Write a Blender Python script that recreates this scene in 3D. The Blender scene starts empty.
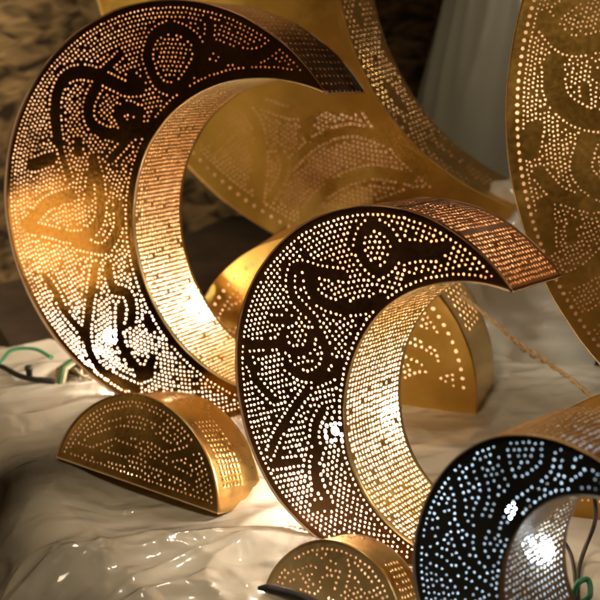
import bpy, bmesh, math, random
import numpy as np
from mathutils import Vector, Matrix, noise
from mathutils.geometry import delaunay_2d_cdt
random.seed(7)
rng = np.random.default_rng(11)
C = bpy.context.scene.collection
sc = bpy.context.scene
PI = math.pi

# measured shape of each lantern: base point, axes (columns right / up / facing),
# circles of the crescent in metres, pierced-free lettering strokes in 0.1 mm
DATA={
'A':{'o':[-0.2193,1.848,0.3533],'m':[[0.88295,-0.08152,-0.46234],[-0.44649,0.1585,-0.88064],[0.14507,0.98399,0.10355]],'co':[0.0092,-0.0081],'ro':0.3413,'fo':[0.0031,-0.0033,-0.005,0.006,0.0001,0.002],'ci':[0.1797,-0.0491],'ri':0.2465,'fi':[-0.0067,0.002,0.0033,0.0179,-0.0013,0.0061],'depth':0.14,'strokes':[[[[-367,2132],[-246,1994],[-446,1979],[-657,2045],[-998,2219],[-1372,2334],[-1714,2283],[-1940,2038],[-2040,1647],[-2031,1261]],13.8],[[[-2031,1261],[-1942,834],[-1888,612]],8.1],[[[-945,2311],[-726,2435],[-574,2532]],7.3],[[[-1098,2082],[-1298,1822],[-1317,1528],[-1076,1331],[-699,1257],[-373,1300],[7,1354]],13.0],[[[-502,1695],[-335,1602],[-355,1443],[-523,1375],[-692,1467],[-691,1629],[-502,1695]],11.4],[[[-53,2450],[79,2734],[380,2857],[672,2779],[908,2572],[904,2373],[792,2200],[560,1972],[325,1914],[74,2061],[-53,2450]],10.6],[[[1174,2817],[1092,2401]],8.9],[[[792,2200],[972,2152],[992,2334],[1175,2499],[1350,2436]],11.4],[[[1313,2425],[1660,2315],[1921,2275],[2081,2304],[2227,2379]],12.2],[[[917,2157],[1249,2173],[1405,2279],[1652,2241],[1772,2200]],9.7],[[[-326,1361],[-655,1124],[-994,866]],8.1],[[[-1614,1201],[-1630,1085]],11.4],[[[-2634,872],[-2227,952]],14.6],[[[-1909,308],[-2129,283],[-2473,176],[-2647,44],[-2921,-139]],14.6],[[[-2909,-209],[-2495,-274],[-2114,-371],[-1751,-397],[-1429,-219],[-1289,47],[-1263,548],[-1343,885]],12.2],[[[-1377,787],[-1538,225]],8.9],[[[-928,117],[-978,-266],[-1270,-596],[-1604,-572],[-1874,-514]],10.6],[[[-1547,-933],[-1772,-1642],[-1892,-2205],[-1733,-2626],[-1358,-2862],[-937,-3023]],10.6],[[[-2638,-1095],[-2471,-1326],[-2303,-1697],[-1999,-2030],[-1892,-2205]],8.9],[[[-1276,-953],[-1214,-1279],[-934,-1365],[-861,-1604],[-910,-1827]],11.4],[[[-1115,-1639],[-1157,-1967],[-1158,-2297],[-926,-2604],[-738,-2755],[-564,-2509]],10.6],[[[-800,-2757],[-672,-2719]],16.2],[[[-586,-1858],[-535,-1943]],11.4]],'bulb':[-0.1909,-0.226,-0.07],'open':[[-0.143,-0.211,0.0042],[-0.1085,-0.2053,0.003],[-0.1845,-0.2647,0.0026]],'added_bulb':[-0.0462,-0.1827,-0.1233],'glare':[[-0.1286,-0.2143,0.04,0.4],[-0.1845,-0.2647,0.02,0.3]],'bold':0.7},
'B':{'o':[0.1127,1.3565,0.2473],'m':[[0.80902,-0.0818,-0.58206],[-0.55902,0.19893,-0.80494],[0.18164,0.97659,0.11521]],'co':[-0.0181,-0.0062],'ro':0.2314,'fo':[0.0001,0.0043,0.0111,-0.0041,-0.0031,-0.0065],'ci':[0.1071,-0.0501],'ri':0.1798,'fi':[-0.0023,-0.0035,-0.0108,-0.007,-0.0106,0.0078],'depth':0.14,'strokes':[[[[-319,1745],[-243,1930],[-88,2012],[122,1930],[246,1705],[160,1534],[-23,1425],[-206,1516],[-319,1745]],7.5],[[[243,1668],[432,1724],[637,1683],[898,1700]],10.0],[[[321,1580],[507,1613],[782,1607]],6.3],[[[-1130,1493],[-884,1425],[-578,1395]],8.8],[[[-1129,1506],[-1337,1510],[-1424,1300],[-1380,1088],[-1143,878],[-1059,760]],6.9],[[[-1072,1440],[-1108,1232],[-951,1062],[-633,972],[-313,986],[-37,1100]],10.0],[[[-1773,805],[-1443,795]],6.3],[[[-2203,457],[-1740,482]],8.1],[[[-1615,565],[-1578,445],[-1436,381],[-1236,426],[-1156,587]],7.5],[[[-1571,189],[-1417,86],[-1225,54],[-1006,168],[-923,369],[-1010,616]],8.1],[[[-1135,-9],[-789,136],[-763,242]],7.5],[[[-2225,264],[-2119,-37],[-1871,-274]],6.9],[[[-1293,-137],[-1587,-450],[-1837,-755],[-2003,-1031]],6.9],[[[-1986,-1198],[-1555,-1106]],6.3],[[[-1059,-379],[-1209,-603],[-1231,-821],[-1180,-966],[-1276,-1110],[-1271,-1396]],7.5],[[[-1285,-1206],[-1182,-1483],[-1097,-1597]],7.5],[[[-1301,-1701],[-1185,-1674]],8.8]],'bulb':[-0.1404,-0.0862,-0.07],'open':[[-0.0895,-0.0649,0.0062],[-0.1046,-0.074,0.003],[-0.0797,-0.0776,0.003]],'added_bulb':[-0.089,-0.0674,-0.126],'added_tip_bulb':[0.0336,0.1651,-0.05],'glare':[[-0.0912,-0.0664,0.03,0.5],[-0.1367,-0.1377,0.04,0.45]],'bold':0.64},
'C':{'o':[0.2292,1.027,0.1992],'m':[[0.74314,-0.09312,-0.66262],[-0.63638,0.20765,-0.7429],[0.20677,0.97376,0.09505]],'co':[0.015,-0.0375],'ro':0.1604,'fo':[0.0004,0.0006,0.0025,-0.0033,0.0047,0.0037],'ci':[0.0807,-0.0466],'ri':0.1163,'fi':[0.0061,0.0007,-0.0003,-0.0025,-0.0032,0.0125],'depth':0.13,'strokes':[[[[-238,1121],[-201,879],[-135,712]],5.5],[[[306,1157],[243,913],[41,761],[-142,629],[-309,444],[-397,255]],7.0],[[[-846,677],[-791,470],[-810,265],[-696,162]],7.0],[[[-1096,326],[-1005,207],[-1085,44]],6.0],[[[-538,815],[-475,591],[-579,368]],5.0],[[[-491,274],[-612,14],[-552,-137]],7.0],[[[-869,42],[-809,-122],[-589,-270]],6.5],[[[-1227,-219],[-1039,-277],[-858,-510]],6.0],[[[551,1119],[472,916]],6.0],[[[702,880],[557,777]],5.0],[[[-1236,89],[-1173,-67]],5.0],[[[-564,1063],[-653,887]],5.0],[[[-90,430],[-235,225]],4.0],[[[-508,-449],[-649,-398]],6.0],[[[831,952],[733,1019]],5.0]],'bulb':[-0.0545,0.0204,-0.06],'added_bulb':[-0.0473,-0.0281,-0.0927],'glare':[[-0.0137,0.0424,0.022,0.4]]},
'G':{'o':[0.1183,2.2971,0.4267],'m':[[0.89879,-0.12083,-0.42139],[-0.41692,0.06143,-0.90687],[0.13546,0.99077,0.00484]],'co':[0.1259,0.3834],'ro':0.7016,'fo':[0,0,0,0,0,0],'ci':[0.4767,0.2712],'ri':0.4911,'fi':[0,0,0,0,0,0],'depth':0.17,'strokes':[[[[-3005,783],[-2324,157],[-2298,-778],[-2499,-1510]],17.7],[[[-2116,470],[-1288,208],[-590,476]],13.8],[[[-1452,-1865],[-817,-1326],[94,-1042],[924,-1201]],17.7],[[[-1653,-811],[-958,-338],[-194,-185],[483,-425]],13.8],[[[-3435,-401],[-2815,24]],11.8],[[[233,-1716],[1103,-1488],[1706,-1631]],13.8],[[[-2217,-1520],[-1782,-909],[-1838,-491]],11.8]],'bulb':[-0.0224,0.061,-0.03],'patch':[[-0.3132,-0.0629,0.067,0.0591],[-0.2037,0.0056,0.0867,0.0473],[-0.1355,-0.1136,0.1183,0.0986],[0.0246,-0.121,0.1577,0.071],[-0.2705,-0.1609,0.0789,0.0315],[-0.0356,-0.0274,0.0789,0.0473],[0.1157,-0.0955,0.0591,0.0513]]},
'J':{'o':[0.403,1.6725,0.5138],'m':[[0.9703,-0.03367,-0.23957],[-0.23008,0.17758,-0.95683],[0.07476,0.98353,0.16456]],'co':[0.4599,0.0218],'ro':0.5658,'fo':[0,0,0,0,0,0],'ci':[0.7428,-0.0574],'ri':0.3961,'fi':[0,0,0,0,0,0],'depth':0.14,'strokes':[[[[-485,1548],[-304,1314],[-96,1191],[278,1227],[822,1364]],18.7],[[[-376,923],[-335,511],[-112,260],[279,118],[829,182]],21.6],[[[-650,23],[-709,-264]],18.7],[[[70,621],[84,423]],7.2],[[[98,-174],[13,-573],[280,-867],[697,-948]],20.1],[[[-30,-1324],[-144,-1410],[-101,-1557]],8.6],[[[-499,-1068],[-473,-1685]],17.3],[[[-318,-2248],[97,-2072],[365,-1811]],17.3],[[[-554,-630],[-284,-927],[140,-1081]],14.4],[[[-275,1703],[2,1894]],13.0],[[[553,823],[278,766]],13.0],[[[139,-2767],[563,-2471]],15.8],[[[838,-1454],[420,-1375]],14.4]],'bulb':[-0.0342,0.0488,-0.02]},
'D':{'o':[-0.242,1.5345,0.0184],'m':[[0.82288,0.16613,-0.54339],[-0.56822,0.24059,-0.78692],[0.0,0.9563,0.29237]],'co':[-0.0013,-0.0303],'ro':0.1617,'depth':0.105,'strokes':[[[[-933,421],[-421,684],[152,749],[450,689]],8.7],[[[-699,860],[-202,1051],[287,1017]],7.3],[[[604,581],[906,731],[1047,925]],7.3],[[[-1188,250],[-734,257],[-236,278]],6.6],[[[226,396],[609,378],[988,332]],6.6],[[[-416,473],[-79,468]],7.3]]},
'E':{'o':[0.0439,1.9168,0.0],'m':[[0.93113,0.0,-0.36469],[-0.36469,0.0,-0.93113],[0.0,1.0,0.0]],'co':[0.0039,0.0245],'ro':0.2694,'depth':0.13,'strokes':[[[[1580,1426],[2056,1220],[2191,879]],16.0],[[[1382,303],[1819,553],[2193,388]],19.5],[[[1503,1055],[1805,952],[1988,724]],16.0],[[[1390,24],[2206,59]],16.0],[[[-1822,1178],[-1230,1626],[-471,1899]],21.3],[[[-1635,629],[-852,1019]],17.7]]},
'F':{'o':[0.0392,1.2148,0.0144],'m':[[0.85645,0.17656,-0.48509],[-0.51622,0.29292,-0.8048],[0.0,0.93969,0.34202]],'co':[-0.0022,-0.0111],'ro':0.0934,'depth':0.07,'strokes':[[[[-646,361],[-418,499],[-245,472],[-295,310]],6.0],[[[-124,628],[56,556],[47,261]],6.0],[[[194,545],[394,420]],6.0],[[[-683,51],[-497,191]],6.0],[[[-176,135],[-99,304]],6.0]]},
'M':{'o':[0.486,1.4433,0.0],'m':[[0.9781476007338057,0,-0.20791169081775934],[-0.20791169081775934,0,-0.9781476007338057],[0,1,0]],'co':[0,0],'ro':0.19,'depth':0.05,'strokes':[]}}

WIRE={'green': [[-0.574, 1.914, 0.02], [-0.536, 1.95, 0.05], [-0.522, 1.984, 0.06], [-0.482, 1.989, 0.06], [-0.447, 1.97, 0.05]], 'black': [[-0.604, 2.028, 0.02], [-0.546, 1.981, 0.03], [-0.498, 1.932, 0.03], [-0.459, 1.913, 0.03], [-0.433, 1.909, 0.03]], 'knob': [[-0.48, 1.961, 0.03]], 'cup': [[-0.389, 1.934, 0.022]], 'twine': [[0.268, 1.837, 0.208], [0.288, 1.813, 0.199], [0.322, 1.775, 0.178], [0.354, 1.746, 0.154], [0.387, 1.71, 0.142], [0.417, 1.664, 0.13], [0.441, 1.609, 0.12]], 'cab': [[0.368, 1.348, 0.12], [0.372, 1.318, 0.1], [0.384, 1.358, 0.05], [0.373, 1.351, 0.02], [0.356, 1.31, 0.012], [0.335, 1.228, 0.012]], 'cab2': [[0.343, 1.367, 0.03], [0.354, 1.344, 0.012], [0.342, 1.263, 0.012]], 'gr2': [[0.332, 1.241, 0.012], [0.339, 1.248, 0.03], [0.354, 1.257, 0.03], [0.352, 1.237, 0.02], [0.34, 1.234, 0.012]], 'tail': [[-0.049, 1.198, 0.055], [-0.037, 1.194, 0.057], [-0.019, 1.188, 0.056], [0.0, 1.178, 0.056], [0.021, 1.166, 0.052]]}
PWR_A, PWR_B, PWR_C, PWR_D, PWR_E, PWR_F, PWR_G, PWR_J = 1500, 1250, 190, 900, 1100, 700, 420, 480
RISER_Z = .09


# ------------------------------------------------------------------ materials
def mat(name, build):
    m = bpy.data.materials.new(name); m.use_nodes = True
    nt = m.node_tree; nt.nodes.clear()
    out = nt.nodes.new('ShaderNodeOutputMaterial')
    build(nt, out); return m

def N(nt, typ, **kw):
    n = nt.nodes.new(typ)
    for k, v in kw.items():
        if k in n.inputs: n.inputs[k].default_value = v
        else: setattr(n, k, v)
    return n

def brass(name, c0, c1, rough, metallic=1.0, scale=9, bump=.12, spots=None, wave=.35):
    def b(nt, out):
        L = nt.links.new
        tc = N(nt, 'ShaderNodeTexCoord')
        n1 = N(nt, 'ShaderNodeTexNoise', Scale=scale, Detail=6.0, Roughness=.62)
        n2 = N(nt, 'ShaderNodeTexNoise', Scale=scale*14, Detail=3.0, Roughness=.6)
        n3 = N(nt, 'ShaderNodeTexNoise', Scale=scale*.8, Detail=1.0)
        for n in (n1, n2, n3): L(tc.outputs['Object'], n.inputs['Vector'])
        r = N(nt, 'ShaderNodeValToRGB')
        r.color_ramp.elements[0].position = .32; r.color_ramp.elements[0].color = (*c0, 1)
        r.color_ramp.elements[1].position = .68; r.color_ramp.elements[1].color = (*c1, 1)
        L(n1.outputs['Fac'], r.inputs['Fac'])
        p = N(nt, 'ShaderNodeBsdfPrincipled', Metallic=metallic)
        L(r.outputs['Color'], p.inputs['Base Color'])
        mr = N(nt, 'ShaderNodeMapRange'); mr.inputs['To Min'].default_value = rough*.75; mr.inputs['To Max'].default_value = rough*1.35
        mx = N(nt, 'ShaderNodeMath', operation='ADD'); mh = N(nt, 'ShaderNodeMath', operation='MULTIPLY'); mh.inputs[1].default_value = .5
        L(n1.outputs['Fac'], mx.inputs[0]); L(n2.outputs['Fac'], mx.inputs[1]); L(mx.outputs[0], mh.inputs[0])
        L(mh.outputs[0], mr.inputs['Value']); mr.inputs['From Min'].default_value = .3; mr.inputs['From Max'].default_value = .7
        L(mr.outputs['Result'], p.inputs['Roughness'])
        b1 = N(nt, 'ShaderNodeBump', Strength=wave, Distance=.01); b2 = N(nt, 'ShaderNodeBump', Strength=bump, Distance=.002)
        L(n3.outputs['Fac'], b1.inputs['Height']); L(n2.outputs['Fac'], b2.inputs['Height'])
        L(b1.outputs['Normal'], b2.inputs['Normal']); L(b2.outputs['Normal'], p.inputs['Normal'])
        L(p.outputs[0], out.inputs['Surface'])
    return mat(name, b)

def plain(name, c, rough=.5, metallic=0.0, emit=0, ecol=None, noise_s=40, var=.25, bump=.2):
    def b(nt, out):
        L = nt.links.new
        if emit:
            e = N(nt, 'ShaderNodeEmission', Strength=emit); e.inputs['Color'].default_value = (*(ecol or c), 1)
            L(e.outputs[0], out.inputs['Surface']); return
        tc = N(nt, 'ShaderNodeTexCoord'); n1 = N(nt, 'ShaderNodeTexNoise', Scale=noise_s, Detail=5.0)
        L(tc.outputs['Object'], n1.inputs['Vector'])
        r = N(nt, 'ShaderNodeValToRGB')
        r.color_ramp.elements[0].position = .3; r.color_ramp.elements[0].color = tuple(x*(1-var) for x in c)+(1,)
        r.color_ramp.elements[1].position = .7; r.color_ramp.elements[1].color = tuple(min(1, x*(1+var)) for x in c)+(1,)
        L(n1.outputs['Fac'], r.inputs['Fac'])
        p = N(nt, 'ShaderNodeBsdfPrincipled', Roughness=rough, Metallic=metallic); L(r.outputs['Color'], p.inputs['Base Color'])
        bp = N(nt, 'ShaderNodeBump', Strength=bump, Distance=.003); L(n1.outputs['Fac'], bp.inputs['Height']); L(bp.outputs['Normal'], p.inputs['Normal'])
        L(p.outputs[0], out.inputs['Surface'])
    return mat(name, b)

def film(name, c, rough=.2, clear=.3, scale=22, bump=.6, side=None):
    """crumpled plastic film: milky glossy skin with clearer patches and faceted creases"""
    def b(nt, out):
        L = nt.links.new
        tc = N(nt, 'ShaderNodeTexCoord')
        n0 = N(nt, 'ShaderNodeTexNoise', Scale=scale*.4, Detail=3.0)
        L(tc.outputs['Object'], n0.inputs['Vector'])
        dv = N(nt, 'ShaderNodeVectorMath', operation='SCALE'); dv.inputs['Scale'].default_value = .16
        mp = N(nt, 'ShaderNodeVectorMath', operation='ADD'); L(n0.outputs['Color'], dv.inputs[0])
        L(tc.outputs['Object'], mp.inputs[0]); L(dv.outputs[0], mp.inputs[1])
        prev = None
        mm = N(nt, 'ShaderNodeMapping'); mm.inputs['Rotation'].default_value = (0, 0, math.radians(-24)); mm.inputs['Scale'].default_value = (.35, 1.6, 1.0)
        L(mp.outputs[0], mm.inputs['Vector'])
        for sc_, st, ds, src in ((scale*1.1, bump, .016, mm), (scale*1.6, bump*.9, .007, mp), (scale*5, bump*.5, .0016, mp)):
            v = N(nt, 'ShaderNodeTexNoise', Scale=sc_, Detail=1.0, noise_type='RIDGED_MULTIFRACTAL'); L(src.outputs[0], v.inputs['Vector'])
            bp = N(nt, 'ShaderNodeBump', Strength=st, Distance=ds); L(v.outputs['Fac'], bp.inputs['Height'])
            if prev: L(prev.outputs['Normal'], bp.inputs['Normal'])
            prev = bp
        p = N(nt, 'ShaderNodeBsdfPrincipled', Roughness=.4); p.inputs['Base Color'].default_value = (*c, 1)
        p.inputs['Coat Weight'].default_value = 1.0; p.inputs['Coat Roughness'].default_value = rough; p.inputs['Coat IOR'].default_value = 1.6
        L(prev.outputs['Normal'], p.inputs['Normal']); L(prev.outputs['Normal'], p.inputs['Coat Normal'])
        t = N(nt, 'ShaderNodeBsdfTransparent'); t.inputs['Color'].default_value = (.95, .92, .86, 1)
        tr = N(nt, 'ShaderNodeBsdfTranslucent'); tr.inputs['Color'].default_value = (*c, 1)
        m0 = N(nt, 'ShaderNodeMixShader', Fac=.2); L(p.outputs[0], m0.inputs[1]); L(tr.outputs[0], m0.inputs[2])
        mr = N(nt, 'ShaderNodeMapRange'); mr.inputs['From Min'].default_value = .34; mr.inputs['From Max'].default_value = .66
        mr.inputs['To Min'].default_value = 0; mr.inputs['To Max'].default_value = clear*2
        nc = N(nt, 'ShaderNodeTexNoise', Scale=scale*.2, Detail=1.0); L(tc.outputs['Object'], nc.inputs['Vector'])
        L(nc.outputs['Fac'], mr.inputs['Value'])
        if side:                                # clearer toward the table's left edge
            sx = N(nt, 'ShaderNodeVectorMath', operation='DOT_PRODUCT'); L(tc.outputs['Object'], sx.inputs[0]); sx.inputs[1].default_value = (1, .442, 0)
            ml = N(nt, 'ShaderNodeMapRange', interpolation_type='SMOOTHSTEP'); L(sx.outputs['Value'], ml.inputs['Value'])
            ml.inputs['From Min'].default_value = side[0]; ml.inputs['From Max'].default_value = side[1]
            ml.inputs['To Min'].default_value = 2.3; ml.inputs['To Max'].default_value = .30
            mu = N(nt, 'ShaderNodeMath', operation='MULTIPLY', use_clamp=True); L(mr.outputs['Result'], mu.inputs[0]); L(ml.outputs['Result'], mu.inputs[1]); mr = mu
        m1 = N(nt, 'ShaderNodeMixShader'); L(mr.outputs[0], m1.inputs['Fac']); L(m0.outputs[0], m1.inputs[1]); L(t.outputs[0], m1.inputs[2])
        L(m1.outputs[0], out.inputs['Surface'])
    return mat(name, b)

GOLD = brass('polished_brass', (.64, .42, .13), (.80, .56, .21), .30)
PALE = brass('pale_gold', (.72, .52, .22), (.86, .66, .34), .36)
HOOP = brass('matt_gold', (.66, .40, .11), (.88, .58, .20), .52)
TIP = brass('pale_worn_gold', (.66, .50, .24), (.82, .66, .38), .48)
GOLD2 = brass('warm_gold', (.68, .43, .085), (.86, .58, .15), .40, wave=.5)
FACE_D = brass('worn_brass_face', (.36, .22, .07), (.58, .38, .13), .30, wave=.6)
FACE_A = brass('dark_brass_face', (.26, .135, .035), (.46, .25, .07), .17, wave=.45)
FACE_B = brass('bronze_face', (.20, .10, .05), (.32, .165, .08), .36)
TAN = brass('tan_brass', (.34, .23, .13), (.50, .36, .22), .40)
SIDE_C = brass('brown_gold_side', (.38, .23, .10), (.54, .34, .15), .46)
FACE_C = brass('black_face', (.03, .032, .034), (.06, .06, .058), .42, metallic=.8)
OLD = brass('old_gold', (.42, .24, .05), (.60, .36, .09), .40, wave=.5)
BRONZE = brass('copper_bronze', (.16, .072, .03), (.27, .125, .052), .36)
INNER = brass('brass_inside', (.72, .54, .37), (.84, .66, .48), .55, metallic=.55, wave=.1)
SILVER = brass('tin_inside', (.50, .51, .52), (.62, .63, .64), .5, metallic=.5, wave=.1)
MATS = dict(gold=GOLD)

# ------------------------------------------------------------------ geometry helpers
def link_mesh(name, verts, faces, mats, parent=None, smooth=False, fmat=None):
    me = bpy.data.meshes.new(name)
    me.from_pydata([tuple(map(float, v)) for v in verts], [], [tuple(map(int, f)) for f in faces])
    for m in mats: me.materials.append(m)
    if smooth: me.polygons.foreach_set('use_smooth', [True]*len(me.polygons))
    me.update()
    o = bpy.data.objects.new(name, me); C.objects.link(o); o.parent = parent
    return o

def tag(o, label, cat, group=None, kind=None):
    if label: o['label'] = label
    if cat: o['category'] = cat
    if group: o['group'] = group
    if kind: o['kind'] = kind
    return o

def thing(name, label, cat, o, m=None, group=None):
    e = bpy.data.objects.new(name, None); C.objects.link(e)
    M = Matrix.Identity(4)
    if m is not None:
        for i in range(3):
            for j in range(3): M[i][j] = m[i][j]
    M.translation = Vector(o); e.matrix_world = M; e.empty_display_size = .05
    return tag(e, label, cat, group)

def thick(o, t, offset, inner_mat=1, rim=None):
    s = o.modifiers.new('sheet', 'SOLIDIFY'); s.thickness = t; s.offset = offset
    s.material_offset = inner_mat; s.material_offset_rim = inner_mat if rim is None else rim; s.use_even_offset = False
    return o

def tube_mesh(pts, rad, n=10, close=True):
    """tube through smooth points; rad number or list"""
    P = [Vector(p) for p in pts]; V = []; Fc = []
    R = rad if isinstance(rad, (list, tuple)) else [rad]*len(P)
    up = Vector((0, 0, 1)); prev = None
    for i, p in enumerate(P):
        t = (P[min(i+1, len(P)-1)]-P[max(i-1, 0)]).normalized()
        a = t.cross(up) if prev is None else prev - t*prev.dot(t)
        if a.length < 1e-4: a = t.cross(Vector((1, 0, 0)))
        a.normalize(); b = t.cross(a); prev = a
        for k in range(n):
            q = 2*PI*k/n; V.append(p+(a*math.cos(q)+b*math.sin(q))*R[i])
    for i in range(len(P)-1):
        for k in range(n):
            Fc.append((i*n+k, i*n+(k+1) % n, (i+1)*n+(k+1) % n, (i+1)*n+k))
    if close:
        Fc.append(tuple(range(n))[::-1]); Fc.append(tuple(range((len(P)-1)*n, len(P)*n)))
    return V, Fc

def smooth_path(pts, k=8):
    P = [Vector(p) for p in pts]; Q = [P[0]*2-P[1]]+P+[P[-1]*2-P[-2]]; out = []
    for i in range(1, len(Q)-2):
        for j in range(k):
            t = j/k; a, b, c, d = Q[i-1], Q[i], Q[i+1], Q[i+2]
            out.append(.5*((2*b)+(c-a)*t+(2*a-5*b+4*c-d)*t*t+(-a+3*b-3*c+d)*t**3))
    out.append(P[-1]); return out

def lathe(prof, n=32):
    V = []; Fc = []
    for r, z in prof:
        for k in range(n): V.append((r*math.cos(2*PI*k/n), r*math.sin(2*PI*k/n), z))
    for i in range(len(prof)-1):
        for k in range(n): Fc.append((i*n+k, i*n+(k+1) % n, (i+1)*n+(k+1) % n, (i+1)*n+k))
    return V, Fc

# ------------------------------------------------------------------ piercing the sheet metal
def resample(P, step):
    P = np.asarray(P, float); d = np.r_[0, np.cumsum(np.hypot(*np.diff(P, axis=0).T))]
    if d[-1] < 1e-9: return P[:1]
    n = max(1, int(round(d[-1]/step))); s = np.linspace(0, d[-1], n+1)
    return np.c_[np.interp(s, d, P[:, 0]), np.interp(s, d, P[:, 1])]

def offset_line(P, d):
    P = np.asarray(P, float); t = np.gradient(P, axis=0); t /= np.maximum(np.linalg.norm(t, axis=1, keepdims=True), 1e-9)
    return P+np.c_[-t[:, 1], t[:, 0]]*d

def seg_dist(q, A, B):
    d = B-A; L2 = np.maximum((d**2).sum(1), 1e-12)
    t = np.clip(((q[:, None, :]-A[None])*d[None]).sum(2)/L2[None], 0, 1)
    return np.linalg.norm(q[:, None, :]-(A[None]+t[..., None]*d[None]), axis=2)

def punch(groups, inside, strokes, pitch, r, close=.80, clearance=.0009, jit=.0004):
    """strokes: list of (Nx2 dense line, half width). groups: list of candidate arrays, in order of preference"""
    SA, SB, SW = [], [], []
    for P, w in strokes:
        for a, b in zip(P[:-1], P[1:]): SA.append(a); SB.append(b); SW.append(w)
    SA, SB, SW = np.array(SA).reshape(-1, 2), np.array(SB).reshape(-1, 2), np.array(SW)
    cell = pitch*close; grid = {}; acc = []
    for g in groups:
        g = np.asarray(g, float).reshape(-1, 2)
        if not len(g): continue
        g = g+rng.normal(0, jit, g.shape)
        ok = inside(g)
        g = g[ok]
        if len(SA) and len(g):
            keep = np.ones(len(g), bool)
            for i in range(0, len(g), 2000):
                keep[i:i+2000] = (seg_dist(g[i:i+2000], SA, SB)-SW[None]).min(1) > r+clearance
            g = g[keep]
        for x, y in g:
            ix, iy = int(math.floor(x/cell)), int(math.floor(y/cell)); bad = False
            for dx in (-1, 0, 1):
                for dy in (-1, 0, 1):
                    for (a, b) in grid.get((ix+dx, iy+dy), ()):
                        if (a-x)**2+(b-y)**2 < cell*cell: bad = True; break
                    if bad: break
                if bad: break
            if not bad:
                grid.setdefault((ix, iy), []).append((x, y)); acc.append((x, y, r*rng.uniform(.80, 1.13)))
    return acc

def sheet_with_holes(outline, holes, ns=8):
    V = [Vector((x, y)) for x, y in outline]; n = len(V)
    E = [(i, (i+1) % n) for i in range(n)]; tagv = [-1]*n
    for h, (x, y, r) in enumerate(holes):
        a0 = rng.uniform(0, 2*PI); b = len(V); ex = rng.uniform(.88, 1.1)
        for k in range(ns):
            V.append(Vector((x+r*ex*math.cos(a0+2*PI*k/ns), y+r/ex*math.sin(a0+2*PI*k/ns)))); tagv.append(h)
            E.append((b+k, b+(k+1) % ns))
    res = delaunay_2d_cdt(V, E, [], 2, 1e-7)
    vo, fo, ov = res[0], res[2], res[3]
    tg = [(tagv[o[0]] if o else -1) for o in ov]
    faces = [f for f in fo if not (tg[f[0]] >= 0 and tg[f[0]] == tg[f[1]] == tg[f[2]])]
    return [(v.x, v.y) for v in vo], faces

def ccw(verts, f):
    a, b, c = verts[f[0]], verts[f[1]], verts[f[2]]
    return (b[0]-a[0])*(c[1]-a[1])-(b[1]-a[1])*(c[0]-a[0]) > 0

def panel(name, outline, holes, z, mats, parent, t=.0009, back=False, ns=8):
    vo, fo = sheet_with_holes(outline, holes, ns)
    ff = []
    for f in fo:
        up = ccw(vo, f)
        ff.append(f if up != back else f[::-1])
    o = link_mesh(name, [(x, y, z) for x, y in vo], ff, mats, parent)
    return thick(o, t, -1)

def band(name, path, z0, z1, pitch, r, pattern, mats, parent, outward=1, glare=None, t=.0009):
    """strip of sheet metal standing on a plane path, pierced cell by cell. outward: +1 if the seen side is left of travel"""
    Q = resample(path, pitch); ns = len(Q)-1; nz = max(2, int(round((z1-z0)/pitch)))
    tx = np.gradient(Q, axis=0); tx /= np.linalg.norm(tx, axis=1, keepdims=True)
    V = []; Fc = []; idx = {}
    for i in range(ns+1):
        for k in range(nz+1):
            idx[i, k] = len(V); wv = noise.noise((Q[i, 0]*16, Q[i, 1]*16, k*.35))*.0011
            V.append((Q[i, 0]-tx[i, 1]*wv, Q[i, 1]+tx[i, 0]*wv, z0+(z1-z0)*k/nz+(.0008*noise.noise((i*.3, k*.5, 7)) if 0 < k < nz else 0)))
    hz = (z1-z0)/nz
    for i in range(ns):
        a, b = Q[i], Q[i+1]; L = np.linalg.norm(b-a)
        for k in range(nz):
            c = [idx[i, k], idx[i+1, k], idx[i+1, k+1], idx[i, k+1]]
            if not pattern(i, k, ns, nz) or rng.random() < .02: Fc.append(c); continue
            base = len(V); rr = r*rng.uniform(.78, 1.12)
            if glare: rr *= 1+.45*math.exp(-((Q[i, 0]-glare[0])**2+(Q[i, 1]-glare[1])**2+(z0+hz*k-glare[2])**2)/.028**2)  # holes near the bulb enlarged to imitate glare on the band
            ju, jw = rng.normal(0, .00035, 2)
            for m in range(8):
                q = PI/8+m*PI/4; u = .5+(rr*math.cos(q)+ju)/L; w = .5+(rr*math.sin(q)+jw)/hz
                p4 = [Vector(V[j]) for j in c]; V.append((p4[0]*(1-u)+p4[1]*u)*(1-w)+(p4[3]*(1-u)+p4[2]*u)*w)
            h = [base+m for m in range(8)]      # angles 22,67,112,157,202,247,292,337
            Fc += [(c[0], c[1], h[6], h[5]), (c[1], c[2], h[0], h[7]), (c[2], c[3], h[2], h[1]), (c[3], c[0], h[4], h[3]),
                   (c[1], h[7], h[6]), (c[2], h[1], h[0]), (c[3], h[3], h[2]), (c[0], h[5], h[4])]
    if outward < 0: Fc = [tuple(f)[::-1] for f in Fc]
    o = link_mesh(name, V, Fc, mats, parent, smooth=True)
    return thick(o, t, -1, 1, 0)

def light_bulb(parent, loc, rad, strength, col):
    V, Fc = lathe([(0.0005, rad), (rad*.55, rad*.84), (rad*.92, rad*.4), (rad, 0), (rad*.86, -rad*.5), (rad*.5, -rad*.9), (rad*.42, -rad*1.2)], 16)
    o = link_mesh('light_bulb', V, Fc, [plain('lit_glass', col, emit=strength)], parent, smooth=True); o.location = loc
    V, Fc = lathe([(rad*.43, -rad*1.15), (rad*.6, -rad*1.25), (rad*.6, -rad*2.6), (rad*.4, -rad*2.9), (.0005, -rad*2.9)], 16)
    link_mesh('bulb_socket', V, Fc, [SOCKET], o)
    return o
SOCKET = plain('bulb_socket_plastic', (.25, .22, .18), .5)

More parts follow.
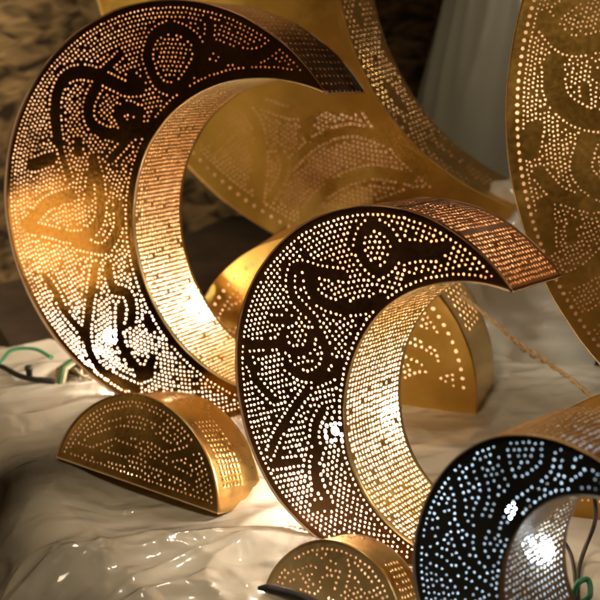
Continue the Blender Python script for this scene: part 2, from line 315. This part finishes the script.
def circ_r(D, k, f, ph):
    R = np.full_like(ph, D[k])
    for i, kk in enumerate((2, 3, 4)):
        R = R*1+D[k]*(D[f][2*i]*np.cos(kk*ph)+D[f][2*i+1]*np.sin(kk*ph))
    return R

def crescent_outline(D, step=.006):
    co, ci = np.array(D['co']), np.array(D['ci'])
    ph = np.linspace(0, 2*PI, 2881)[:-1]
    Po = co+(circ_r(D, 'ro', 'fo', ph)[:, None])*np.c_[np.cos(ph), np.sin(ph)]
    v = Po-ci; out = np.hypot(*v.T)-circ_r(D, 'ri', 'fi', np.arctan2(v[:, 1], v[:, 0])) > 0
    a0 = math.atan2(*(co-ci)[::-1]); s = int(round((a0 % (2*PI))/(2*PI)*2880)) % 2880   # middle of the belly
    i0 = s
    while out[(i0-1) % 2880]: i0 -= 1
    i1 = s
    while out[(i1+1) % 2880]: i1 += 1
    arc_o = Po[np.arange(i0, i1+1) % 2880]
    t0, t1 = arc_o[0], arc_o[-1]
    b0 = math.atan2(*(t0-ci)[::-1]); b1 = math.atan2(*(t1-ci)[::-1])
    while b1 < b0: b1 += 2*PI
    pb = np.linspace(b0, b1, 1400); arc_i = ci+circ_r(D, 'ri', 'fi', pb)[:, None]*np.c_[np.cos(pb), np.sin(pb)]
    arc_i[0], arc_i[-1] = t0, t1
    return arc_o, arc_i       # both run from the upper tip round the belly to the lower tip (counter-clockwise)

def dense_strokes(D):
    S = []
    for pts, w in D['strokes']:
        P = np.array(pts)*1e-4
        if len(P) > 2: P = np.array([(v.x, v.y) for v in smooth_path([(x, y, 0) for x, y in P], 4)])
        S.append((resample(P, .008), w*D.get('bold', .62)*1e-3))
    return S

def stroke_rows(S, r, pitch, rows=1, gap=.0014):
    G = []
    for k in range(rows):
        for P, w in S:
            if len(P) < 2: continue
            for sd in (1, -1): G.append(resample(offset_line(P, sd*(w+r+gap+k*pitch*.95)), pitch))
    return G

def crescent(D, name, label, cat, pitch, r, m_out, m_in, face, outer_m, inner_m, inside_m, bulb, band_out, band_in,
             group=None, region=None, big_edge=None, back_holes=True, rows=1, bandp=.0072, band_r=.0019, lip=.004):
    e = thing(name, label, cat, D['o'], D['m'], group)
    ao, ai = crescent_outline(D); co, ci = np.array(D['co']), np.array(D['ci'])
    outline = np.vstack([resample(ao, .005)[:-1], resample(ai, .005)[::-1][:-1]])
    S = dense_strokes(D)
    def inside(q, mo=m_out, mi=m_in):
        vo = q-co; vi = q-ci
        a = circ_r(D, 'ro', 'fo', np.arctan2(vo[:, 1], vo[:, 0]))-np.hypot(*vo.T)
        b = np.hypot(*vi.T)-circ_r(D, 'ri', 'fi', np.arctan2(vi[:, 1], vi[:, 0]))
        ok = (a > mo-.001) & (b > mi-.001)
        if region is not None: ok &= region(q)
        return ok
    def ring(m, p): return resample(co+(ao-co)*(1-m/D['ro']), p)
    groups = []; extra = []
    if big_edge:
        er, ep, em = big_edge
        ee = ring(em, ep); R0 = region; region = (lambda q: (q[:, 1] < .34) | (q[:, 0] < 0)) if R0 is not None else None; ok = inside(ee, em-.002, m_in); region = R0
        extra = [(x, y, er*rng.uniform(.93, 1.05)) for x, y in ee[ok]]
    groups.append(ring(m_out, pitch)); groups.append(resample(ci+(ai-ci)*(1+m_in/D['ri']), pitch))
    groups += stroke_rows(S, r, pitch, rows)
    m = m_out+pitch*.92; k = 1
    while m < D['ro']*.95:
        g = ring(m, pitch); 
        if k % 2 and len(g) > 1: g = (g[1:]+g[:-1])/2
        groups.append(g); m += pitch*.9; k += 1
    for x, y, rr in D.get('open', []):  # extra openings in front of the bulb, shaped to imitate its glare
        S.append((np.array([[x, y], [x+.0001, y]]), rr+.0004)); extra.append((x, y, rr))
    holes = punch(groups, inside, S, pitch, r)+extra
    for x0, y0, rr, amp in D.get('glare', []):       # holes widened around the bulb to imitate its glare
        holes = [(x, y, h*(1+amp*math.exp(-((x-x0)**2+(y-y0)**2)/rr**2)) if h < .0026 else h) for x, y, h in holes]
    panel('front_panel', outline, holes, 0, [face, inside_m], e)
    dp = D['depth']
    bh = []
    if back_holes:
        bg = [ring(.02+i*.02, .02) for i in range(int(D['ro']/.02)-1)]
        reg, region = region, None
        bh = punch(bg, lambda q: inside(q, .015, .015), [], .02, .002, jit=.001)
        region = reg
    panel('back_panel', outline, bh, -dp, [outer_m, inside_m], e, back=True)
    # the bands stand a lip proud of the front panel
    band('outer_band', ao, -dp, lip, bandp, band_r, band_out, [outer_m, inside_m], e, outward=1)
    ai2 = ci+(ai-ci)*(1-.0002/D['ri'])
    band('inner_band', ai2, -dp, lip, bandp, band_r, band_in, [inner_m, inside_m], e, outward=-1, glare=D.get('added_bulb'))
    light_bulb(e, *bulb)
    if 'added_tip_bulb' in D: light_bulb(e, D['added_tip_bulb'], .0042, bulb[2]*.8, (1, .82, .58))  # small hidden bulb added to brighten the holes near the tip
    if 'added_bulb' in D: light_bulb(e, D['added_bulb'], .017 if inside_m is SILVER else .012, bulb[2]*(.34 if inside_m is SILVER else .9), bulb[3])  # second bulb added to imitate the flare on the inner band
    return e, len(holes)

def half_moon(D, name, label, pitch, r, m_out, face, side, bulb, band_pat, group=None, big_edge=None, rows=1, bandp=.0085, band_r=.0021):
    e = thing(name, label, 'lantern', D['o'], D['m'], group)
    c = np.array(D['co']); R = D['ro']
    half = math.asin(max(-1, min(1, -c[1]/R))); ph = np.linspace(half, PI-half, 400)
    arc = c+R*np.c_[np.cos(ph), np.sin(ph)]; arc[0, 1] = arc[-1, 1] = 0
    if c[1] > 0: pass
    outline = resample(arc, .005)
    S = dense_strokes(D)
    def inside(q, mo=m_out): return (R-np.hypot(*(q-c).T) > mo-.001) & (q[:, 1] > m_out)
    def ring(m, p): return resample(c+(arc-c)*(1-m/R), p)
    extra = []
    if big_edge:
        er, ep, em = big_edge; ee = ring(em, ep); ok = inside(ee, em-.002)
        extra = [(x, y, er*rng.uniform(.93, 1.05)) for x, y in ee[ok]]
    groups = [ring(m_out, pitch), np.c_[np.arange(-R, R, pitch), np.full(len(np.arange(-R, R, pitch)), m_out+.001)]]
    groups += stroke_rows(S, r, pitch, rows)
    m = m_out+pitch*.95; k = 1
    while m < R*.97:
        g = ring(m, pitch)
        if k % 2 and len(g) > 1: g = (g[1:]+g[:-1])/2
        groups.append(g); m += pitch*.93; k += 1
    holes = punch(groups, inside, S, pitch, r)+extra
    panel('front_panel', outline, holes, 0, [face, INNER], e)
    panel('back_panel', outline, [], -D['depth'], [side, INNER], e, back=True)
    band('outer_band', arc, -D['depth'], .003, bandp, band_r, band_pat, [side, INNER], e, outward=1)
    x0, x1 = float(arc[-1, 0]), float(arc[0, 0]); dp = D['depth']
    V = [(x0, .0006, .003), (x1, .0006, .003), (x1, .0006, -dp), (x0, .0006, -dp)]
    thick(link_mesh('base_panel', V, [(0, 3, 2, 1)], [side, INNER], e), .0009, -1)
    light_bulb(e, *bulb)  # hidden bulb added so the holes look bright from inside
    return e, len(holes)

# ------------------------------------------------------------------ the lanterns
def p_rows(gap=14, edge=1, every=1):
    return lambda i, k, ns, nz: edge <= k < nz-edge and i % gap != 0 and i % every == 0 and 2 < i < ns-3
def p_sparse(i, k, ns, nz): return 1 <= k < nz-1 and i % 2 == 0 and k % 2 == 0
def p_low(i, k, ns, nz): return 1 <= k < nz-1 and ((i % 2 == 0 and k % 2 == 0) if i < ns*.45 else i % 11 != 0)
def p_upper(i, k, ns, nz):
    """full rows near the upper tip, a loose scatter round the back and belly"""
    if not (1 <= k < nz-1): return False
    return (i % 13 != 0) if (i < ns*.30 or i > ns*.52) else (i % 2 == 0 and k % 2 == 0)

WARM = (1.0, .90, .74); COOL = (.62, .82, 1.0)
GA = 'lit crescent lanterns on the plastic sheet'
GB = 'half moon lanterns standing among the crescents'
D = DATA['A']
crescent(D, 'crescent_lantern', 'large crescent lantern on the left, black lettering above and golden glow at its middle', 'lantern',
         .0077, .00145, .0120, .018, FACE_A, BRONZE, PALE, INNER, (D['bulb'], .014, PWR_A, WARM), p_low, p_rows(9999), GA, band_r=.0020)
D = DATA['B']
crescent(D, 'crescent_lantern', 'bronze crescent lantern in the centre foreground, glowing brightest, with pierced coppery top band', 'lantern',
         .0075, .0016, .0110, .0085, FACE_B, BRONZE, PALE, INNER, (D['bulb'], .015, PWR_B, WARM), p_upper, p_rows(9999), GA, band_r=.0022)
D = DATA['C']
crescent(D, 'crescent_lantern', 'small black crescent lantern with cool white light at the lower right corner', 'lantern',
         .0071, .00108, .009, .007, FACE_C, SIDE_C, TAN, SILVER, (D['bulb'], .010, PWR_C, COOL), p_upper, p_rows(21), GA, band_r=.0017)
D = DATA['G']
def in_patch(q):
    ok = np.zeros(len(q), bool)
    for x, y, rx, ry in DATA['G']['patch']: ok |= ((q[:, 0]-x)/rx)**2+((q[:, 1]-y)/ry)**2 < 1+.25*np.sin(q[:, 0]*60)
    return ok
crescent(D, 'crescent_lantern', 'broad tarnished gold crescent lantern behind, opening upward around the wrapped cone', 'lantern',
         .0098, .0020, .050, .045, GOLD2, OLD, HOOP, INNER, (D['bulb'], .009, PWR_G, WARM), p_sparse,  # dim hidden bulb added to light the holes
         lambda i, k, ns, nz: 1 <= k < nz-1 and noise.noise((i*.11, k*.23, 1.3)) > -.02 and (i+k) % 2 == 0,
         'unlit looking gold crescents behind', region=in_patch, big_edge=(.0032, .022, .032), back_holes=False, rows=1, bandp=.010, band_r=.0026)
D = DATA['J']
crescent(D, 'crescent_lantern', 'tall brown gold crescent lantern cut off by right edge, larger holes along its rim', 'lantern',
         .0066, .00165, .026, .03, OLD, OLD, OLD, INNER, (D['bulb'], .007, PWR_J, WARM), p_sparse, p_sparse,  # dim bulb added behind a bare stroke to light the holes
         'unlit looking gold crescents behind', region=lambda q: (q[:, 0] < .16) & (q[:, 1] > -.40) & (q[:, 1] < .36), big_edge=(.0029, .0115, .017), back_holes=False, rows=1, bandp=.012, band_r=.0022)
D = DATA['D']
half_moon(D, 'half_moon_lantern', 'half moon brass lantern lying nearest the left, on a crumpled fold of the sheet', .0078, .0019, .012, FACE_D, GOLD,
          ((0, .0046, -.0056), .003, PWR_D, WARM), lambda i, k, ns, nz: nz//2-1 <= k < nz-2 and ns*.06 < i < ns*.32, GB, band_r=.0014)
D = DATA['E']
half_moon(D, 'half_moon_lantern', 'large half moon lantern seen through the central crescent, with a rim row of large holes', .0098, .0023, .040, GOLD2, GOLD,
          ((.02, .016, -.02), .008, PWR_E, WARM), lambda i, k, ns, nz: 2 <= k < nz-3 and ns*.15 < i < ns*.42 and (i+k) % 2 == 0, GB, big_edge=(.0034, .0165, .023), bandp=.0095, band_r=.0034)
D = DATA['F']
half_moon(D, 'half_moon_lantern', 'small pale brass half moon lantern at the bottom edge below the central crescent', .0066, .0016, .011, TIP, GOLD,
          ((0, .0046, -.0056), .003, PWR_F, WARM), lambda i, k, ns, nz: 2 <= k < nz-2 and ns*.05 < i < ns*.3, GB)
D = DATA['M']
half_moon(D, 'half_moon_lantern', 'plain dark brass half moon lantern behind the small black crescent at the right edge', .0080, .0019, .03, OLD, OLD,
          ((.0, .012, -.02), .005, PWR_D*.3, WARM), lambda i, k, ns, nz: False, GB)

# ------------------------------------------------------------------ table, wall, floor
DARK = plain('dark_tablecloth', (.050, .030, .017), .8, noise_s=14, var=.4, bump=.4)
def grid(name, x0, x1, y0, y1, nx, ny, zf, mats, keep=None, parent=None):
    V = []; Fc = []
    for j in range(ny+1):
        for i in range(nx+1):
            x = x0+(x1-x0)*i/nx; y = y0+(y1-y0)*j/ny; V.append((x, y, zf(x, y)))
    for j in range(ny):
        for i in range(nx):
            a = j*(nx+1)+i
            if keep is None or keep(x0+(x1-x0)*(i+.5)/nx, y0+(y1-y0)*(j+.5)/ny): Fc.append((a, a+1, a+nx+2, a+nx+1))
    return link_mesh(name, V, Fc, mats, parent, smooth=True)

EDGE = lambda y: -.486-.442*(y-1.728)      # the table stands turned: its left edge runs away to the left
def table():
    V = []; Fc = []; nx, ny = 70, 60
    for j in range(ny+1):
        y = .55+3.05*j/ny; x0 = EDGE(y)+.11
        for i in range(nx+1):
            x = x0+(2.6-x0)*i/nx; V.append((x, y, -.006+.004*noise.noise((x*3, y*3, 0))))
    for j in range(ny):
        for i in range(nx): a = j*(nx+1)+i; Fc.append((a, a+1, a+nx+2, a+nx+1))
    k = len(V)
    for j in range(ny+1): v = V[j*(nx+1)]; V.append((v[0]+.01*math.sin(j*1.3), v[1], -.77))
    for j in range(ny): Fc.append((j*(nx+1), (j+1)*(nx+1), k+j+1, k+j))
    return link_mesh('table_top', V, Fc, [DARK], smooth=False)
tag(table(), None, None, kind='structure')
tag(grid('floor', -6, 6, -4, 8, 4, 4, lambda x, y: -.78, [plain('floor_dark', (.06, .045, .035), .7, noise_s=3)]), None, None, kind='structure')

def wall_mat(nt, out):  # blotches imitate dappled lantern light in the wall's colour
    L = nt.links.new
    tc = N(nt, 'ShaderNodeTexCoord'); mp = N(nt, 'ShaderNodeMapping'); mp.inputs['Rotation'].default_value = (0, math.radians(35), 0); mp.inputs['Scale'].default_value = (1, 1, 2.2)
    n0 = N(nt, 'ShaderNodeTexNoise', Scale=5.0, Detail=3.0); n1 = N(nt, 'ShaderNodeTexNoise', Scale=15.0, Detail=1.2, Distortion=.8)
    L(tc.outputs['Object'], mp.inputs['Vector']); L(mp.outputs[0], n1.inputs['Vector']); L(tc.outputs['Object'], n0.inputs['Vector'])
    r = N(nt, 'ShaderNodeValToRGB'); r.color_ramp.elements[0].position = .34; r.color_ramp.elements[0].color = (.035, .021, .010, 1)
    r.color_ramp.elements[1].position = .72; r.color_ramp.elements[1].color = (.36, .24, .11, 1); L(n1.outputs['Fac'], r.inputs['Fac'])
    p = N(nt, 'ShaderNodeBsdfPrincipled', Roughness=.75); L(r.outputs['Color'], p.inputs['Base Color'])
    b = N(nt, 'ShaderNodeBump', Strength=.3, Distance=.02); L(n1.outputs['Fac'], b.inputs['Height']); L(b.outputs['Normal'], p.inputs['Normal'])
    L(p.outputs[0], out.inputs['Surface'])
WALL = mat('light_dappled_wall', wall_mat)
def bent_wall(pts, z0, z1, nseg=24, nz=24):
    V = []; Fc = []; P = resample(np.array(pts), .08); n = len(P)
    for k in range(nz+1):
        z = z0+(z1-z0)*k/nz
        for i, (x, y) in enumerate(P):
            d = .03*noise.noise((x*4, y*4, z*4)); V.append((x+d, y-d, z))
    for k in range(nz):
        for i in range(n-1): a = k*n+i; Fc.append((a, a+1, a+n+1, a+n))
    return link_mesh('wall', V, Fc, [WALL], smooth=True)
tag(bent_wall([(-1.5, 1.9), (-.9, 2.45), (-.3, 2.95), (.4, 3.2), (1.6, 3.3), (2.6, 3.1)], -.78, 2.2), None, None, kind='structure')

# dark cloth covered riser under the broad crescent
def soft_box(name, x0, x1, y0, y1, z1, m, rz=0, loc=(0, 0, 0)):
    bm = bmesh.new(); bmesh.ops.create_cube(bm, size=1)
    for v in bm.verts: v.co = Vector(((x0 if v.co.x < 0 else x1), (y0 if v.co.y < 0 else y1), (0 if v.co.z < 0 else z1)))
    bmesh.ops.bevel(bm, geom=bm.edges[:], offset=.012, segments=3, affect='EDGES')
    me = bpy.data.meshes.new(name); bm.to_mesh(me); bm.free(); me.materials.append(m)
    me.polygons.foreach_set('use_smooth', [True]*len(me.polygons))
    o = bpy.data.objects.new(name, me); C.objects.link(o); o.rotation_euler = (0, 0, rz); o.location = loc; return o
g = DATA['G']; gz = RISER_Z
tag(soft_box('display_riser', -.60, .62, -.05, .42, gz, DARK, math.radians(-26), (g['o'][0]+.06, g['o'][1]-.02, -.003)),
    'dark brown cloth covered display block under the broad gold crescent', 'riser')

# ------------------------------------------------------------------ plastic sheet, bag and wrapped cone
FILM = film('crumpled_film', (.82, .75, .62), .065, .36, 12, .85, (.19, .52))
CREASE = []
for _ in range(60):
    a = random.uniform(-.6, 1.1); CREASE.append((random.uniform(-.6, .8), random.uniform(.95, 2.6), math.cos(a), math.sin(a), random.uniform(.006, .016), random.uniform(.06, .25), random.uniform(.008, .024)))
CREASE += [(-.22, 1.36, .86, .5, .008, .2, .020), (-.16, 1.30, .7, .7, .007, .16, .022), (-.30, 1.42, .3, -.95, .008, .14, .024), (-.05, 1.40, .95, .3, .006, .22, .015), (-.02, 1.46, .97, .22, .006, .25, .012)]
def ridge(v, p): return (1-min(1, abs(noise.noise(v))*1.6))**p
def sheet_z(x, y):
    s = x*.91+y*.42; t = -x*.42+y*.91; wob = .05*noise.noise((x*4, y*4, 3))
    q = max(0, min(1, (.16-x)/.30)); f = .30+.70*q*q*(3-2*q)          # calmer toward the middle of the table
    z = .003+f*.010*max(0, noise.noise((x*3.1, y*3.1, 4.2))+.25)
    z += f*(.015*ridge((s*2.4, (t+wob)*9, 1.1), 2)+.010*ridge((s*6+wob*15, t*5, 5.3), 3))
    z += f*.0035*ridge((s*5, (t+wob)*22, 7.7), 2)
    for cx, cy, ux, uy, w, l, h in CREASE:
        dx, dy = x-cx, y-cy; s = dx*ux+dy*uy
        if abs(s) > 3*l: continue
        d = -dx*uy+dy*ux+.02*math.sin(s*14+cx*9)
        if abs(d) < 6*w: z += .4*h*f*math.exp(-abs(d)/(w*1.5))*math.exp(-(s/l)**2)
    for cx, cy, cr in CALM:
        q = math.hypot(x-cx, y-cy)/cr
        if q < 1: z = .002+(z-.002)*q*q
    return z
CALM = [(DATA[k]['o'][0]+DATA[k]['m'][0][0]*DATA[k]['co'][0]-DATA[k]['m'][0][2]*.07, DATA[k]['o'][1]+DATA[k]['m'][1][0]*DATA[k]['co'][0]-DATA[k]['m'][1][2]*.07, .13) for k in 'ABC']
CALM += [(DATA[k]['o'][0], DATA[k]['o'][1], DATA[k]['ro']*1.15) for k in 'DEFM']
def sheet():
    V = []; Fc = []; nx, ny = 470, 390
    for j in range(ny+1):
        y = .8+1.75*j/ny
        for i in range(nx+1):
            s = -.42+(1.75+.42)*i/nx; s += .012*noise.noise((y*7, s*5, 3)); w = EDGE(y)+.02*noise.noise((y*3, 2, 2))+.012*noise.noise((y*11, 5, 2))
            x = w+s; z = sheet_z(x, y)
            if s < .03:                      # slides over the table edge in soft folds
                q = .03-s; fall = q*q/(q+.20); f = noise.noise((y*9, 1, 7))*.06*min(1, q*3)
                z = z-1.25*fall+.03*min(1, q*4)*noise.noise((y*7, s*7, 4)); x = w+.03-q*(1-.55*min(1, q*2.2))+f
            V.append((x, y, z))
    for j in range(ny):
        y = .8+1.75*(j+.5)/ny
        for i in range(nx):
            x = V[j*(nx+1)+i][0]; s = -.42+2.17*(i+.5)/nx
            if y > 2.16+.08*noise.noise((x*4, 1, 1))+.10*x: continue
            if s < -.26+.10*noise.noise((y*5, 8, 1)): continue
            a = j*(nx+1)+i; Fc.append((a, a+1, a+nx+2, a+nx+1))
    return link_mesh('plastic_sheet', V, Fc, [FILM], smooth=True)
tag(sheet(), 'crumpled milky plastic sheet spread under the lanterns and hanging over the table edge', 'plastic sheet')

def blob(name, loc, rx, ry, rz, mats, seed, amp, nu=90, nv=60, pleat=0):
    V = []; Fc = []
    for j in range(nv+1):
        th = PI*.5*j/nv
        for i in range(nu):
            ph = 2*PI*i/nu; d = Vector((math.cos(ph)*math.cos(th), math.sin(ph)*math.cos(th), math.sin(th)))
            s = 1+amp*(noise.ridged_multi_fractal(d*2.2+Vector((seed, 0, 0)), .8, 2.1, 4, 1.0, 2.0)*.5-.5)+pleat*math.sin(ph*17+3*math.sin(th*4))*math.cos(th)
            V.append((d.x*rx*s, d.y*ry*s, d.z*rz*s))
    for j in range(nv):
        for i in range(nu): Fc.append((j*nu+i, j*nu+(i+1) % nu, (j+1)*nu+(i+1) % nu, (j+1)*nu+i))
    o = link_mesh(name, V, Fc, mats, smooth=True); o.location = loc; return o
BAG = film('bag_film', (.78, .74, .66), .1, .15, 7, .4)
tag(blob('plastic_bag', (.62, 2.2, 0), .36, .16, .36, [BAG], 3.3, .30), 'crumpled pale plastic bag standing between the large half moon and the tall right crescent', 'plastic bag')

def cone():
    V = []; Fc = []; nu, nv = 120, 50
    for j in range(nv+1):
        t = j/nv; R0 = .30*(1-t)+.085*t; z = t*.95
        for i in range(nu):
            a = 2*PI*i/nu; s = 1+.03*math.sin(a*3+2*t)+.06*noise.noise((math.cos(a)*1.6, math.sin(a)*1.6, t*2))+.05*ridge((math.cos(a)*2.4, math.sin(a)*2.4, t*1.1+3), 4)
            V.append((R0*s*math.cos(a), R0*s*math.sin(a), z))
    for j in range(nv):
        for i in range(nu): Fc.append((j*nu+i, j*nu+(i+1) % nu, (j+1)*nu+(i+1) % nu, (j+1)*nu+i))
    Fc.append(tuple(range(nv*nu, nv*nu+nu)))
    return V, Fc
V, Fc = cone()
o = link_mesh('wrapped_cone', V, Fc, [film('grey_wrap', (.36, .35, .28), .12, 0.0, 5, .15)], smooth=True); o.location = (.50, 2.86, .0)
tag(o, 'tall cone shaped bundle wrapped in grey plastic, inside the broad gold crescent', 'wrapped bundle')
# ------------------------------------------------------------------ wires, twine and the small things
GREEN = plain('green_wire', (.02, .22, .10), .4, var=.15); BLACK = plain('black_rubber', (.022, .018, .014), .55)
def wire(name, label, cat, pts, rad, m, n=10, lie=True):
    P = smooth_path(pts, 8)
    if lie: P = [Vector((p.x, p.y, max(p.z, sheet_z(p.x, p.y)+rad))) for p in P]
    V, Fc = tube_mesh(P, rad, n); return tag(link_mesh(name, V, Fc, [m], smooth=True), label, cat)
wire('green_wire', 'thin green wire curving in from the left edge', 'wire', WIRE['green'], .0032, GREEN)
wire('black_cable', 'black cable with a small plug joint, lying at the left edge', 'cable', WIRE['black'], .005, BLACK)
kb = [v.co for v in bpy.data.objects['black_cable'].data.vertices]; kb = min(kb, key=lambda c: abs(c.x-WIRE['knob'][0][0]))
V, Fc = lathe([(.0005, .016), (.007, .015), (.008, .009), (.006, .007), (.006, -.008), (.0005, -.009)], 16)
kn = link_mesh('plug_joint', V, Fc, [BLACK], bpy.data.objects['black_cable'], smooth=True); kn.location = kb+Vector((0, 0, .006))
wire('power_cable', 'black power cable looping behind the small black crescent', 'cable', WIRE['cab'], .0028, BLACK)
wire('power_cable', 'short black cable inside the opening of the small black crescent', 'cable', WIRE['cab2'], .0024, BLACK)
wire('green_wire', 'loop of green wire at the bottom right corner', 'wire', WIRE['gr2'], .0035, GREEN)
V, Fc = tube_mesh(smooth_path(WIRE['tail'], 8), [.0025+.0035*min(1, i/9) for i in range(33)], 12)  # dark tube, thinner at its left end
tag(link_mesh('black_tube', V, Fc, [BLACK], smooth=True), 'thick black tube in front of the small pale half moon', 'cable')
TW = plain('jute_twine', (.50, .36, .19), .8, noise_s=300, var=.4)
tp = smooth_path(WIRE['twine'], 14); tw = []
for s in (0, 1):
    q = [p+Vector((0, math.cos(i*.55+s*PI), math.sin(i*.55+s*PI)))*(.0022+.0035*math.exp(-((i-46)/9)**2)) for i, p in enumerate(tp)]
    tw.append(tube_mesh(q, .0023, 8))
V = tw[0][0]+tw[1][0]; k = len(tw[0][0]); Fc = tw[0][1]+[tuple(i+k for i in f) for f in tw[1][1]]
tag(link_mesh('twine', V, Fc, [TW], smooth=True), 'two ply beige twine stretched from the large half moon down to the right', 'twine')
# green rimmed cup filled with cream strips
cp = Vector(WIRE['cup'][0]); q = Vector((.55, -.80, .25)).to_track_quat('Z', 'Y').to_matrix().to_4x4()
cup = thing('packing_cup', 'green rimmed cup stuffed with cream packing strips, behind the left crescent', 'cup', cp, [list(r[:3]) for r in q][:3])
CREAM = plain('cream_strip', (.62, .55, .38), .6, noise_s=60); CUPG = plain('cup_green', (.10, .26, .11), .4); CUPB = plain('cup_tan', (.34, .22, .10), .5)
V, Fc = lathe([(.0005, -.055), (.030, -.055), (.034, -.05), (.040, 0), (.038, .001), (.032, -.048), (.0005, -.05)], 8); link_mesh('cup_body', V, Fc, [CUPB], cup)
V, Fc = lathe([(.0395, -.012), (.044, -.012), (.044, .003), (.0395, .003), (.0395, -.012)], 8); link_mesh('cup_rim', V, Fc, [CUPG], cup)
V, Fc = lathe([(.034, -.004), (.0392, -.004), (.0392, .005), (.034, .005), (.034, -.004)], 8); link_mesh('rim_lining', V, Fc, [CREAM], cup)
for i in range(16):
    a = random.uniform(0, 2*PI); b = a+random.uniform(1.6, 3.6); r0, r1 = random.uniform(.015, .032), random.uniform(.02, .033)
    p = smooth_path([(r0*math.cos(a), r0*math.sin(a), -.04), (r0*.9*math.cos(a), r0*.9*math.sin(a), random.uniform(-.01, .004)), (.006*math.cos(a*3), .006*math.sin(a*3), random.uniform(.0, .014)), (r1*math.cos(b), r1*math.sin(b), random.uniform(-.012, .004)), (r1*math.cos(b), r1*math.sin(b), -.04)], 5)
    sd = Vector((-math.sin((a+b)/2), math.cos((a+b)/2), .3)).normalized()*random.uniform(.0025, .0042)
    V = []; 
    for v in p: V += [v-sd, v+sd]
    thick(link_mesh('packing_strip', V, [(2*j, 2*j+1, 2*j+3, 2*j+2) for j in range(len(p)-1)], [CREAM], cup, smooth=True), .0006, 0, 0)


# ------------------------------------------------------------------ light and camera
w = bpy.data.worlds.new('World'); sc.world = w; w.use_nodes = True
nt = w.node_tree; bg = nt.nodes['Background']
tc = N(nt, 'ShaderNodeTexCoord'); nz = N(nt, 'ShaderNodeTexNoise', Scale=2.6, Detail=2.0)
r = N(nt, 'ShaderNodeValToRGB'); r.color_ramp.elements[0].position = .42; r.color_ramp.elements[0].color = (.010, .006, .003, 1)
r.color_ramp.elements[1].position = .75; r.color_ramp.elements[1].color = (.22, .125, .05, 1)
nt.links.new(tc.outputs['Generated'], nz.inputs['Vector']); nt.links.new(nz.outputs['Fac'], r.inputs['Fac']); nt.links.new(r.outputs['Color'], bg.inputs['Color'])
bg.inputs['Strength'].default_value = .55

def area(name, loc, target, size, power, col, spread=180):
    l = bpy.data.lights.new(name, 'AREA'); l.size = size; l.energy = power; l.color = col; l.spread = math.radians(spread)
    o = bpy.data.objects.new(name, l); C.objects.link(o); o.location = loc
    o.rotation_euler = (Vector(target)-Vector(loc)).to_track_quat('-Z', 'Y').to_euler(); return o
area('warm_side_lamp', (-1.45, 1.50, .17), (-.42, 1.94, .28), .24, .075, (1.0, .70, .34), 70)
area('warm_overhead_fill', (-.5, .7, 1.9), (0, 1.75, .1), .34, 5.5, (1.0, .82, .56), 110)  # added fill for the ambient level
area('pale_right_fill', (1.5, 1.2, 1.3), (.5, 2.1, .2), .3, 3.2, (1.0, .91, .74), 80)  # added fill that brightens the plastic bag
area('wall_fill', (-1.0, 1.6, 1.1), (-.85, 2.5, .4), .3, 3.4, (1.0, .80, .50), 80)  # added light that brightens the wall, no real fixture
area('back_lamp', (-.25, 2.55, 1.75), (-.1, 1.6, .05), .10, 3.5, (1.0, .86, .62), 120)


cam = bpy.data.cameras.new('Camera'); co_ = bpy.data.objects.new('Camera', cam); C.objects.link(co_)
co_.location = (0, 0, .8); co_.rotation_euler = (math.radians(72), 0, 0)
cam.lens = 70; cam.sensor_width = 36; cam.clip_end = 100; cam.clip_start = .05
cam.dof.use_dof = True; cam.dof.focus_distance = 1.56; cam.dof.aperture_fstop = 5.0
sc.camera = co_
sc.view_settings.view_transform = 'Standard'; sc.view_settings.look = 'None'; sc.view_settings.exposure = 0
sc.render.engine = 'CYCLES'
cy = sc.cycles; cy.use_denoising = True; cy.max_bounces = 8; cy.diffuse_bounces = 4; cy.glossy_bounces = 5; cy.transparent_max_bounces = 8
cy.filter_width = 2.4; cy.sample_clamp_indirect = 12; cy.caustics_reflective = True; cy.blur_glossy = .5
